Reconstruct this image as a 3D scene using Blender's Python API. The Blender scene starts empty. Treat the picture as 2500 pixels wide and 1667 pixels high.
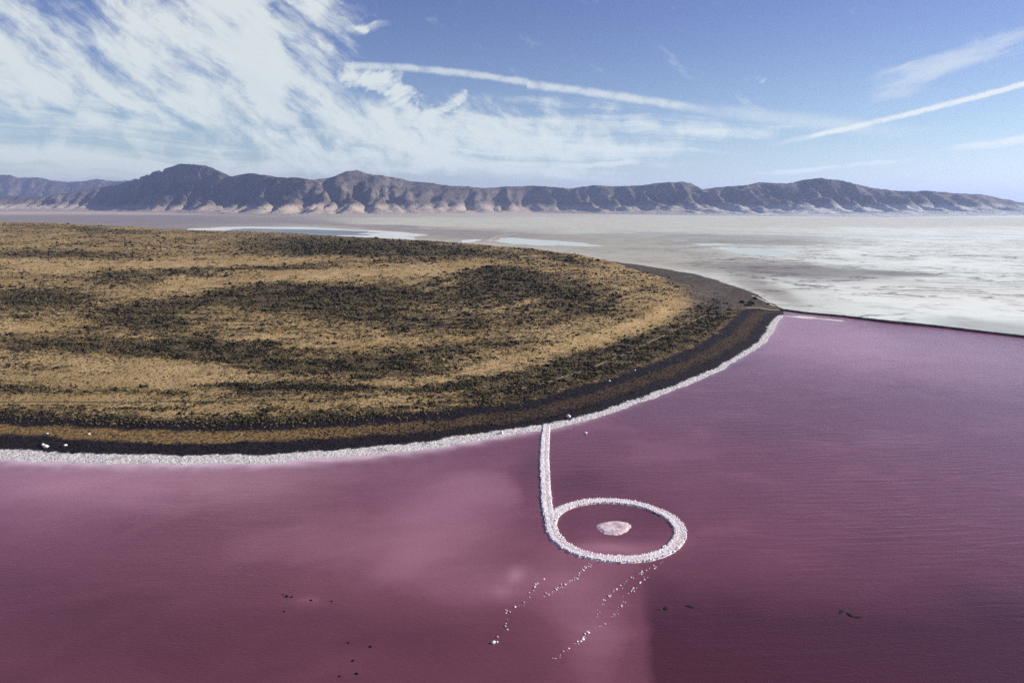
import bpy, math, random
import numpy as np
from mathutils import Vector, Matrix
random.seed(7); RNG = np.random.default_rng(11)
SC = bpy.context.scene
COL = SC.collection

# ------------------------------------------------------------------ camera
W0, H0 = 2500.0, 1667.0
FPX = 1667.0                      # 24 mm lens on a 36 mm frame
CAMZ = 140.0
HORIZON = 500.0
PITCH = math.atan((H0 / 2 - HORIZON) / FPX)
cam = bpy.data.cameras.new('camera'); cam.sensor_width = 36.0; cam.lens = 36.0 * FPX / W0
cam.clip_start = 1.0; cam.clip_end = 200000.0
co = bpy.data.objects.new('camera', cam); COL.objects.link(co)
co.location = (0, 0, CAMZ); co.rotation_euler = (math.pi / 2 - PITCH, 0, 0)
SC.camera = co

# ------------------------------------------------------------------ light
SUN_AZ, SUN_EL = math.radians(82), math.radians(28)
SKY_STRENGTH = 0.1
SC.view_settings.view_transform = 'Standard'; SC.view_settings.look = 'None'
SC.view_settings.exposure = 0.45; SC.view_settings.gamma = 1.0
SC.view_settings.use_curve_mapping = False
sl = bpy.data.lights.new('sun', 'SUN'); sl.energy = 4.8; sl.angle = math.radians(0.5); sl.color = (1.0, 0.93, 0.82)
so = bpy.data.objects.new('sun', sl); COL.objects.link(so)
sd = Vector((math.sin(SUN_AZ) * math.cos(SUN_EL), math.cos(SUN_AZ) * math.cos(SUN_EL), math.sin(SUN_EL)))
so.rotation_euler = sd.to_track_quat('Z', 'Y').to_euler(); so.location = sd * 5000


class G:
    """small node helper"""
    def __init__(s, tree): s.t = tree; s.n = tree.nodes; s.l = tree.links
    def put(s, sock, v):
        if isinstance(v, bpy.types.NodeSocket): s.l.new(v, sock)
        elif v is not None:
            if isinstance(v, (tuple, list)) and len(v) == 3 and sock.type == 'RGBA': v = (*v, 1)
            sock.default_value = v
    def m(s, op, a, b=None, c=None, clamp=False):
        n = s.n.new('ShaderNodeMath'); n.operation = op; n.use_clamp = clamp
        s.put(n.inputs[0], a)
        if b is not None: s.put(n.inputs[1], b)
        if c is not None: s.put(n.inputs[2], c)
        return n.outputs[0]
    def vm(s, op, a, b=None):
        n = s.n.new('ShaderNodeVectorMath'); n.operation = op; s.put(n.inputs[0], a)
        if b is not None: s.put(n.inputs[1], b)
        return n.outputs['Value'] if op in ('LENGTH', 'DOT_PRODUCT') else n.outputs[0]
    def xyz(s, x, y, z=0.0):
        n = s.n.new('ShaderNodeCombineXYZ')
        for i, v in enumerate((x, y, z)): s.put(n.inputs[i], v)
        return n.outputs[0]
    def sep(s, v):
        n = s.n.new('ShaderNodeSeparateXYZ'); s.put(n.inputs[0], v); return n.outputs
    def mapping(s, v, loc=(0, 0, 0), rot=0.0, sc=(1, 1, 1), kind='TEXTURE'):
        n = s.n.new('ShaderNodeMapping'); n.vector_type = kind; s.put(n.inputs[0], v)
        n.inputs['Location'].default_value = loc; n.inputs['Rotation'].default_value = (0, 0, rot); n.inputs['Scale'].default_value = sc
        return n.outputs[0]
    def noise(s, v, scale, detail=4, rough=0.5, dist=0.0, color=False):
        n = s.n.new('ShaderNodeTexNoise'); s.put(n.inputs['Vector'], v)
        n.inputs['Scale'].default_value = scale; n.inputs['Detail'].default_value = detail
        n.inputs['Roughness'].default_value = rough; n.inputs['Distortion'].default_value = dist
        return n.outputs['Color' if color else 'Fac']
    def voro(s, v, scale, feature='F1', rand=1.0):
        n = s.n.new('ShaderNodeTexVoronoi'); n.feature = feature; s.put(n.inputs['Vector'], v)
        n.inputs['Scale'].default_value = scale; n.inputs['Randomness'].default_value = rand
        return n.outputs['Distance']
    def mr(s, v, a, b, c=0.0, d=1.0, smooth=True):
        n = s.n.new('ShaderNodeMapRange'); n.interpolation_type = 'SMOOTHSTEP' if smooth else 'LINEAR'
        s.put(n.inputs['Value'], v); s.put(n.inputs['From Min'], a); s.put(n.inputs['From Max'], b)
        s.put(n.inputs['To Min'], c); s.put(n.inputs['To Max'], d); return n.outputs[0]
    def mix(s, f, a, b, op='MIX'):
        n = s.n.new('ShaderNodeMix'); n.data_type = 'RGBA'; n.blend_type = op
        s.put(n.inputs[0], f); s.put(n.inputs[6], a); s.put(n.inputs[7], b); return n.outputs[2]
    def attr(s, name, out='Fac'):
        n = s.n.new('ShaderNodeAttribute'); n.attribute_name = name; return n.outputs[out]
    def bump(s, h, strength, dist=1.0, nrm=None):
        n = s.n.new('ShaderNodeBump'); s.put(n.inputs['Height'], h); n.inputs['Strength'].default_value = strength
        n.inputs['Distance'].default_value = dist
        if nrm is not None: s.l.new(nrm, n.inputs['Normal'])
        return n.outputs[0]


# ---- projection between the photograph's pixels and the place
cp, sp_ = math.cos(PITCH), math.sin(PITCH)
def project(X, Y, Z):
    d = Y * cp + (CAMZ - Z) * sp_
    v = -Y * sp_ + (CAMZ - Z) * cp
    return W0 / 2 + FPX * X / d, H0 / 2 + FPX * v / d
def slope_of(row):                # (CAMZ - z) / Y seen at that row
    return np.tan(PITCH - np.arctan((H0 / 2 - np.asarray(row, float)) / FPX))
def ground(px, row, z=0.0):
    Y = (CAMZ - z) / slope_of(row)
    return (np.asarray(px, float) - W0 / 2) / FPX * (Y * cp + (CAMZ - z) * sp_), Y
def az_el(px, row):
    dx = (px - W0 / 2) / FPX; dv = (H0 / 2 - row) / FPX
    y = cp + dv * sp_; z = -sp_ + dv * cp
    return math.atan2(dx, y), math.atan2(z, math.hypot(dx, y))

# ------------------------------------------------------------------ sky
world = bpy.data.worlds.new('World'); SC.world = world; world.use_nodes = True
def build_world():
    t = world.node_tree; t.nodes.clear(); g = G(t)
    sky = t.nodes.new('ShaderNodeTexSky'); sky.sky_type = 'NISHITA'; sky.sun_disc = False
    sky.sun_elevation = SUN_EL; sky.sun_rotation = SUN_AZ; sky.altitude = 1300
    sky.air_density = 1.0; sky.dust_density = 0.25; sky.ozone_density = 2.5
    tc = t.nodes.new('ShaderNodeTexCoord'); o = g.sep(tc.outputs['Generated'])
    skyc = g.mix(1.0, sky.outputs[0], g.mix(g.mr(o[2], 0.0, 0.30), (0.88, 0.86, 0.76), (0.62, 0.57, 0.78)), 'MULTIPLY')
    bg = t.nodes.new('ShaderNodeBackground'); g.put(bg.inputs[0], skyc); bg.inputs[1].default_value = SKY_STRENGTH
    A = g.m('ARCTAN2', o[0], o[1]); E = g.m('ARCSINE', g.m('MINIMUM', g.m('MAXIMUM', o[2], -0.999), 0.999))
    P = g.xyz(A, E)
    warp = g.noise(P, 7.0, 4, 0.55, color=True)
    Pw = g.vm('ADD', P, g.vm('MULTIPLY', g.vm('SUBTRACT', warp, (0.5, 0.5, 0.5)), (0.055, 0.03, 0.0)))
    warp2 = g.noise(P, 22.0, 5, 0.6, color=True)
    Pf = g.vm('ADD', Pw, g.vm('MULTIPLY', g.vm('SUBTRACT', warp2, (0.5, 0.5, 0.5)), (0.02, 0.014, 0.0)))
    def blob(px, row, rx, ry, ang, amp, vec=Pw, inner=0.0):
        a, e = az_el(px, row)
        v = g.mapping(vec, (a, e, 0), math.radians(-ang), (rx / FPX, ry / FPX, 1))
        return g.mr(g.vm('LENGTH', v), inner, 1.0, amp, 0.0)
    def total(lst):
        r = lst[0]
        for q in lst[1:]: r = g.m('ADD', r, q)
        return r
    # streaky cirrus, fibres running down to the right; ang in image degrees, clockwise
    fib = g.noise(g.mapping(Pf, (0, 0, 0), math.radians(-24), (0.22, 0.045, 1)), 1.0, 9, 0.62)
    fib2 = g.noise(g.mapping(Pf, (0.3, 0.1, 0), math.radians(-40), (0.12, 0.02, 1)), 1.0, 8, 0.65)
    puff = g.noise(Pf, 26.0, 9, 0.62, 0.3)
    layer = g.noise(g.mapping(Pw, (0, 0, 0), math.radians(-3), (0.5, 0.03, 1)), 1.0, 7, 0.6)
    main = total([blob(560, 40, 330, 260, 20, 1.15, inner=0.25), blob(330, 200, 480, 110, 24, 0.85), blob(660, 260, 330, 110, 32, 1.0, inner=0.2),
                  blob(60, 190, 280, 85, 12, 0.95), blob(90, 50, 260, 90, 25, 0.45), blob(980, 340, 330, 85, 12, 0.85), blob(700, 120, 130, 190, 10, 0.5),
                  blob(1210, 310, 300, 90, 8, 0.85), blob(820, 300, 240, 100, 30, 0.6), blob(980, 270, 260, 70, 20, 0.5)])
    n1 = g.m('ADD', g.m('MULTIPLY', fib, 0.55), g.m('MULTIPLY', fib2, 0.45))
    n1 = g.m('ADD', g.m('MULTIPLY', n1, 0.74), g.m('MULTIPLY', puff, 0.26))
    n1 = g.mr(n1, 0.36, 0.64, 0, 1, False); main = g.m('MINIMUM', main, 0.86)
    d1 = g.mr(g.m('ADD', main, g.m('MULTIPLY', g.m('SUBTRACT', n1, 0.5), 1.7)), 0.12, 1.22)
    d1 = g.m('MULTIPLY', d1, g.mr(main, 0.0, 0.22))
    core = total([blob(600, 60, 190, 150, 60, 1.05, Pf, 0.25), blob(640, 200, 120, 110, 50, 0.9, Pf), blob(700, 290, 200, 50, 35, 0.9, Pf)])
    core = g.mr(g.m('ADD', core, g.m('MULTIPLY', g.m('SUBTRACT', n1, 0.5), 1.2)), 0.2, 1.1, 0, 0.9)
    patch = total([blob(890, 190, 85, 45, 18, 1.0, Pf), blob(980, 225, 110, 50, 22, 1.0, Pf), blob(1110, 250, 60, 20, -28, 0.8, Pf), blob(905, 62, 60, 26, -22, 0.62, Pf),
                   blob(1830, 190, 120, 22, 5, 0.35, Pf), blob(1060, 290, 120, 40, 10, 0.7, Pf)])
    wisp = g.noise(g.mapping(Pf, (0, 0, 0), math.radians(16), (0.12, 0.022, 1)), 1.0, 8, 0.62)
    n2 = g.mr(g.m('ADD', g.m('MULTIPLY', puff, 0.6), g.m('MULTIPLY', wisp, 0.4)), 0.36, 0.64, 0, 1, False)
    d2 = g.m('MULTIPLY', g.mr(g.m('ADD', patch, g.m('MULTIPLY', g.m('SUBTRACT', n2, 0.5), 1.9)), 0.35, 1.15), g.mr(patch, 0.0, 0.25))
    soft = total([blob(2330, 150, 250, 48, -13, 0.75), blob(2290, 165, 130, 26, -6, 0.4), blob(2230, 212, 140, 34, -18, 0.6), blob(905, 66, 70, 28, -22, 0.5)])
    d4 = g.m('MULTIPLY', g.mr(g.m('ADD', soft, g.m('MULTIPLY', g.m('SUBTRACT', g.mr(wisp, 0.36, 0.64, 0, 1, False), 0.5), 0.9)), 0.1, 1.25, 0, 0.6), g.mr(soft, 0.0, 0.35))
    low = total([blob(250, 375, 800, 95, 2, 1.0), blob(1250, 355, 700, 105, 4, 1.05), blob(100, 235, 400, 60, 5, .35), blob(1850, 318, 460, 22, 2, 0.85), blob(1480, 396, 130, 9, -2, 1.0), blob(2000, 405, 280, 9, -4, 1.1),
                 blob(1350, 425, 60, 22, 0, 0.7), blob(2460, 350, 140, 12, -3, 1.0), blob(1000, 410, 500, 40, 0, 0.6), blob(2430, 478, 120, 16, 0, 1.0), blob(1560, 290, 420, 45, 8, 0.62), blob(1920, 303, 70, 10, 4, 0.7)])
    n3 = g.mr(g.m('ADD', g.m('MULTIPLY', layer, 0.7), g.m('MULTIPLY', puff, 0.3)), 0.36, 0.64, 0, 1, False)
    d3 = g.m('MULTIPLY', g.mr(g.m('ADD', low, g.m('MULTIPLY', g.m('SUBTRACT', n3, 0.5), 1.7)), 0.05, 1.25, 0, 0.95), g.mr(low, 0.0, 0.25))
    # contrails
    def trail(p0, p1, w, bend, amp, fade0=0.8, fade1=0.8):
        (a0, e0), (a1, e1) = az_el(*p0), az_el(*p1)
        L = math.hypot(a1 - a0, e1 - e0) / 2; ang = math.atan2(e1 - e0, a1 - a0)
        v = g.mapping(g.vm('ADD', P, g.vm('MULTIPLY', g.vm('SUBTRACT', g.noise(P, 60.0, 4, 0.6, color=True), (0.5, 0.5, 0.5)), (0.008, 0.005, 0))),
                      ((a0 + a1) / 2, (e0 + e1) / 2, 0), ang, (L, w / FPX, 1))
        s = g.sep(v); y = g.m('SUBTRACT', s[1], g.m('MULTIPLY', g.m('SUBTRACT', 1.0, g.m('MULTIPLY', s[0], s[0])), bend))
        prof = g.mr(g.m('ABSOLUTE', y), 0.15, 1.0, amp, 0.0)
        f = g.m('MULTIPLY', g.mr(s[0], -1.0, -fade0, 0, 1), g.mr(s[0], fade1, 1.0, 1, 0))
        return g.m('MULTIPLY', g.m('MULTIPLY', prof, f), g.mr(g.noise(P, 45.0, 5, 0.6), 0.3, 0.55, 0.55, 1.0))
    tr = [trail((780, 158), (1295, 203), 11, 1.1, 0.75, 0.6, 0.97), trail((1285, 206), (1800, 283), 13, 0.5, 0.8, 0.98, 0.3),
          trail((1850, 360), (2800, 118), 8, -0.75, 1.35, 0.5, 0.9), trail((1650, 262), (2300, 335), 22, 0.2, 0.45, 0.4, 0.3), trail((170, 240), (470, 262), 5, 0.3, 0.5, 0.6, 0.6)]
    # far from the photograph's part of the sky the cirrus goes on as broken streaks
    rest = g.m('MULTIPLY', g.mr(g.noise(g.mapping(Pw, (0, 0, 0), 0.3, (1.2, 0.4, 1)), 1.6, 6, 0.6), 0.5, 0.75, 0, 0.5), g.mr(g.m('ABSOLUTE', A), 0.75, 1.1))
    d = d1
    for q in [core, d2, d3, d4, rest] + tr: d = g.m('SUBTRACT', g.m('ADD', d, q), g.m('MULTIPLY', d, q))
    d = g.m('MULTIPLY', d, g.mr(E, -0.005, 0.01))
    d = g.m('MULTIPLY', d, 0.93)
    cl = t.nodes.new('ShaderNodeBackground')
    g.put(cl.inputs[0], g.mix(g.mr(E, 0.0, 0.16), (1.0, 1.08, 0.98), (0.87, 0.93, 0.89))); cl.inputs[1].default_value = 0.70
    mx = t.nodes.new('ShaderNodeMixShader'); g.put(mx.inputs[0], g.m('MULTIPLY', d, 0.95)); t.links.new(bg.outputs[0], mx.inputs[1]); t.links.new(cl.outputs[0], mx.inputs[2])
    out = t.nodes.new('ShaderNodeOutputWorld'); t.links.new(mx.outputs[0], out.inputs[0])
build_world()

# ------------------------------------------------------------------ helpers
def hash2(ix, iy, seed):
    h = (ix.astype(np.int64) * 374761393 + iy.astype(np.int64) * 668265263 + seed * 1442695041) & 0x7fffffff
    h = ((h ^ (h >> 13)) * 1274126177) & 0x7fffffff
    return ((h ^ (h >> 16)) & 0xffffff) / float(0xffffff)
def vnoise(x, y, seed=0):
    x0 = np.floor(x); y0 = np.floor(y); fx = x - x0; fy = y - y0
    def gr(ax, ay):
        a = hash2(x0 + ax, y0 + ay, seed) * 2 * np.pi
        return np.cos(a) * (fx - ax) + np.sin(a) * (fy - ay)
    u = fx * fx * fx * (fx * (fx * 6 - 15) + 10); v = fy * fy * fy * (fy * (fy * 6 - 15) + 10)
    return ((gr(0, 0) * (1 - u) + gr(1, 0) * u) * (1 - v) + (gr(0, 1) * (1 - u) + gr(1, 1) * u) * v) * 1.5
def fbm(x, y, seed=0, oct=5, gain=0.5, ridged=False):
    s = 0; a = 1.0; t = 0
    for i in range(oct):
        n = vnoise(x, y, seed + i * 17)
        if ridged: n = 1 - 2 * np.abs(n)
        s = s + a * n; t += a; a *= gain; x = x * 2.03 + 11.3; y = y * 2.03 + 5.7
    return s / t
def sstep(a, b, x):
    t = np.clip((x - a) / (b - a), 0, 1); return t * t * (3 - 2 * t)
def mat(name, build, **kw):
    m = bpy.data.materials.new(name); m.use_nodes = True; g = G(m.node_tree)
    b = m.node_tree.nodes['Principled BSDF']; build(g, b, m); return m
def flat_mat(name, col, rough=0.9, var=0.3, scale=0.5, spec=0.2):
    def f(g, b, m):
        tc = g.n.new('ShaderNodeTexCoord'); oi = g.n.new('ShaderNodeObjectInfo')
        p = g.vm('ADD', tc.outputs['Object'], g.vm('MULTIPLY', g.xyz(oi.outputs['Random'], oi.outputs['Random'], 0.0), (40, 90, 0)))
        n = g.noise(p, scale, 5, 0.6)
        lo = tuple(c * (1 - var) for c in col); hi = tuple(min(1, c * (1 + var)) for c in col)
        c = g.mix(g.mr(n, 0.3, 0.7), lo, hi)
        g.put(b.inputs['Base Color'], c)
        b.inputs['Roughness'].default_value = rough; b.inputs['Specular IOR Level'].default_value = spec
    return mat(name, f)
def mesh_obj(name, verts, faces, material=None, parent=None, smooth=False, link=True):
    me = bpy.data.meshes.new(name); verts = np.asarray(verts, np.float32)
    if isinstance(faces, np.ndarray):
        k = faces.shape[1]
        me.vertices.add(len(verts)); me.vertices.foreach_set('co', verts.ravel())
        me.loops.add(faces.size); me.loops.foreach_set('vertex_index', faces.astype(np.int32).ravel())
        me.polygons.add(len(faces)); me.polygons.foreach_set('loop_start', np.arange(0, faces.size, k, dtype=np.int32))
        me.update(calc_edges=True)
    else: me.from_pydata([tuple(map(float, v)) for v in verts], [], faces); me.update()
    if smooth: me.polygons.foreach_set('use_smooth', np.ones(len(me.polygons), bool))
    if material: me.materials.append(material)
    o = bpy.data.objects.new(name, me)
    if link: COL.objects.link(o)
    if parent: o.parent = parent
    return o
def fattr(o, name, vals):
    a = o.data.attributes.new(name, 'FLOAT', 'POINT'); a.data.foreach_set('value', np.asarray(vals, np.float32).ravel())
def cattr(o, name, vals):
    a = o.data.attributes.new(name, 'FLOAT_COLOR', 'POINT')
    v = np.ones((len(vals), 4), np.float32); v[:, :3] = vals; a.data.foreach_set('color', v.ravel())
def tag(o, label=None, cat=None, group=None, kind=None):
    if label: o['label'] = label
    if cat: o['category'] = cat
    if group: o['group'] = group
    if kind: o['kind'] = kind
    return o
def grid_faces(nr, nc):
    i = np.arange(nr * nc).reshape(nr, nc)
    return np.stack([i[:-1, :-1], i[:-1, 1:], i[1:, 1:], i[1:, :-1]], -1).reshape(-1, 4)
def seg_dist(X, Y, pts):
    d = np.full(X.shape, 1e12)
    for (x0, y0), (x1, y1) in zip(pts[:-1], pts[1:]):
        dx, dy = x1 - x0, y1 - y0; L = dx * dx + dy * dy + 1e-9
        t = np.clip(((X - x0) * dx + (Y - y0) * dy) / L, 0, 1)
        d = np.minimum(d, (X - x0 - t * dx) ** 2 + (Y - y0 - t * dy) ** 2)
    return np.sqrt(d)
def blob2(px, row, cx, cy, rx, ry, ang=0.0, sharp=1.0):
    a = math.radians(ang); dx = px - cx; dy = row - cy
    u = (dx * math.cos(a) + dy * math.sin(a)) / rx; v = (-dx * math.sin(a) + dy * math.cos(a)) / ry
    return np.exp(-np.maximum(u * u + v * v, 0) ** sharp)

# ------------------------------------------------------------------ shorelines of the headland
near_px = [(-700, 1075), (-300, 1106), (0, 1118), (130, 1127), (266, 1131), (450, 1132), (638, 1129), (780, 1120), (903, 1111), (1010, 1099), (1116, 1084), (1215, 1068), (1290, 1056),
           (1340, 1050), (1410, 1033), (1488, 1010), (1594, 973), (1701, 930), (1760, 905), (1807, 877), (1845, 852), (1871, 832), (1890, 806), (1900, 786), (1913, 772)]
NEAR = [tuple(map(float, ground(a, b))) for a, b in near_px]
far_px = [(1913, 762), (1895, 745), (1850, 720), (1780, 694), (1700, 670), (1600, 653), (1480, 636)]
FAR = [tuple(map(float, ground(a, b))) for a, b in far_px]
uN = np.array([x / y for x, y in NEAR]); yN = np.array([y for x, y in NEAR])
# crest of the headland: pixel, row, forward distance
crest = [(-500, 540, 2500), (0, 545, 2300), (120, 548, 2250), (300, 557, 2150), (470, 566, 2080), (600, 569, 2000), (800, 579, 1850), (1000, 590, 1700), (1150, 600, 1600), (1300, 613, 1480), (1400, 625, 1420), (1480, 641, 1360)]
cu, cz, cy_ = [], [], []
for px, r, Y in crest:
    z = CAMZ - Y * float(slope_of(r)); X = (px - W0 / 2) / FPX * (Y * cp + (CAMZ - z) * sp_)
    cu.append(X / Y); cz.append(z); cy_.append(Y)
for px, r, z in [(1560, 668, 19), (1650, 694, 10), (1750, 722, 5.5), (1830, 745, 3.5), (1905, 765, 2.0)]:
    X, Y = ground(px, r, z); cu.append(float(X / Y)); cz.append(z); cy_.append(float(Y))
cu, cz, cy_ = map(np.array, (cu, cz, cy_))
fu = [x / y for x, y in FAR][::-1]; fy = [y for x, y in FAR][::-1]
lu = [cu[i] for i in range(11)]; lf = [cy_[i] + 0.8 * cz[i] / float(slope_of(crest[i][1])) for i in range(11)]
fu = np.array(lu + fu); fy = np.array(lf + fy)
o_ = np.argsort(fu); fu, fy = fu[o_], fy[o_]
FARL = [(u * y, y) for u, y in zip(fu, fy)]

def land_height(X, Y):
    u = X / Y
    Ys = np.interp(u, uN, yN); Yc = np.maximum(np.interp(u, cu, cy_), Ys + 20); zc = np.interp(u, cu, cz); Yf = np.maximum(np.interp(u, fu, fy), Yc + 10)
    dn = seg_dist(X, Y, NEAR) * np.where(Y > Ys, 1, -1)
    wig = 5.0 * fbm(X / 34, Y / 34, 3, 5, 0.6) + 1.6 * fbm(X / 6, Y / 6, 5, 3)
    dn = dn + wig * sstep(-20, 0, dn)
    df = seg_dist(X, Y, FARL) * np.where(Y < Yf, 1, -1) + 8 * fbm(X / 60, Y / 60, 8, 3)
    s = np.clip((Y - Ys) / (Yc - Ys), 0, 1)
    main = zc * (0.80 * s + 0.20 * sstep(0, 1, s)) * sstep(30, 170, dn)
    # old lake terraces
    q = (main + 2.2 * fbm(X / 260, Y / 260, 21, 3)) / 8.5; fl = np.floor(q); fr = q - fl
    terr = 8.5 * (fl + sstep(0.45, 0.98, fr)) - 2.2 * fbm(X / 260, Y / 260, 21, 3)
    main = main * 0.45 + terr * 0.55
    rough = sstep(60, 260, dn) * np.clip(zc / 30, 0.15, 1) * (1 - 0.6 * s)
    main = main + rough * (8.0 * fbm(X / 190, Y / 150, 31, 5) + 3.2 * fbm(X / 60, Y / 42, 41, 5, ridged=True))
    main = np.minimum(main, CAMZ - Y * (CAMZ - zc) / Yc * (1.0 + 0.05 * (1 - s)) + 0.6 * fbm(X / 60, Y * 0, 55, 4))   # nothing nearer stands above the crest
    beach = np.where(dn < 14, 0.045 * dn, 0.63 + np.clip(dn - 14, 0, 60) * 0.075)
    beach = np.minimum(beach, np.maximum(0.06 * df, -2)) + 0.25 * fbm(X / 7, Y / 7, 61, 4) * sstep(12, 30, dn)
    z = np.maximum(beach * sstep(-5, 30, df), 0) * (dn > 0) + np.where(dn <= 0, 0.05 * dn, 0) + np.maximum(main, 0) * (dn > 0)
    back = np.clip((Y - Yc) / np.maximum(Yf - Yc, 1), 0, 1)
    drop = np.where(zc > 28, 1 - back, 1 - sstep(0, 0.5, back)); z = np.where(Y > Yc, z * drop + (1 - drop) * np.minimum(0.02 * np.maximum(df, 0) + 0.15, 1.5), z)
    z = np.where(df < 0, 0.04 * df, z)
    return z, dn, df, s
# cover of dark scrub, read off the photograph's patches
DARK = [(900, 603, 260, 20, 3, 1.1), (760, 607, 110, 16, 0, 0.9), (730, 735, 240, 34, 6, 1.0), (860, 712, 200, 16, 3, 0.9), (420, 745, 110, 16, -6, 1.0), (90, 722, 120, 16, 2, 0.8), (60, 745, 90, 20, 5, .5), (270, 668, 70, 20, 8, .8), (370, 688, 60, 16, -10, .8),
        (480, 668, 80, 7, 5, .6), (700, 655, 260, 5, 0, .8), (1220, 665, 130, 18, 5, 0.9), (1330, 700, 160, 22, 8, 0.7), (1180, 720, 200, 30, 3, .6), (300, 775, 200, 22, 12, 0.7), (250, 850, 260, 22, 3, 0.85), (480, 842, 160, 12, 3, 0.9), (620, 880, 160, 26, 6, 0.7),
        (950, 895, 170, 26, 5, 0.9), (680, 945, 150, 7, 1, 3.5), (860, 948, 150, 6, 0, 1.2), (1420, 740, 140, 22, 10, .6), (1200, 780, 220, 16, -4, .45), (1100, 850, 200, 14, -6, .5), (200, 560, 120, 5, 4, .6), (330, 566, 90, 5, 3, .5), (100, 622, 200, 9, 0, .6), (1380, 632, 90, 8, 15, .7), (1120, 612, 160, 10, 8, .5)]
BARE = [(450, 645, 300, 9, -2, 1.0), (800, 668, 330, 12, -3, 1.2), (1080, 655, 130, 10, -6, 1.0), (480, 700, 150, 16, 0, .8), (1660, 752, 110, 24, -25, .8), (1450, 835, 260, 16, -14, .6), (1150, 910, 260, 18, -8, .7), (250, 930, 380, 18, 1, 1.0), (150, 975, 400, 18, 0, .9), (800, 985, 400, 14, -3, .8),
        (60, 640, 120, 8, 0, .8), (160, 655, 80, 10, 0, .8), (350, 895, 250, 12, 3, .7), (60, 800, 60, 10, 0, .5), (640, 820, 100, 7, -3, .6), (1300, 740, 60, 8, -8, .5), (1000, 835, 180, 8, -4, .5), (1550, 790, 120, 16, -20, .6)]
def scrub_density(X, Y, Z, dn):
    px, row = project(X, Y, Z)
    wx = px + 34 * fbm(X / 60, Y / 90, 71, 4); wy = row + 9 * fbm(X / 45, Y / 60, 72, 4)
    d = 0.35 + 0.26 * fbm(X / 110, Y / 75, 73, 5) + 0.22 * fbm(X / 34, Y / 16, 74, 4) + 0.34 * fbm(X / 240 + 7, dn / 11, 75, 5, 0.6)
    for c in DARK: d = d + 0.50 * c[5] * blob2(wx, wy, *c[:5])
    for c in BARE: d = d - 0.55 * c[5] * blob2(wx, wy, *c[:5])
    belt = sstep(46, 60, dn) * (1 - sstep(100, 150, dn))
    d = d + (0.22 + 0.20 * sstep(-120, 40, X)) * belt
    d = d * sstep(44, 60, dn)
    return np.clip(d, 0.0, 1.4)

NC, NR = 620, 500
uu = np.linspace(-1.25, float(uN[-1]) - 0.0005, NC)
Ys = np.interp(uu, uN, yN); Yf = np.maximum(np.interp(uu, fu, fy), Ys + 3)
tt = np.linspace(0, 1, NR)[:, None]
LY = (Ys - 14) * ((Yf + 25) / (Ys - 14)) ** tt; LX = uu[None, :] * LY
LZ, LDN, LDF, LS = land_height(LX, LY)
LD = scrub_density(LX, LY, LZ, LDN)

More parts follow.
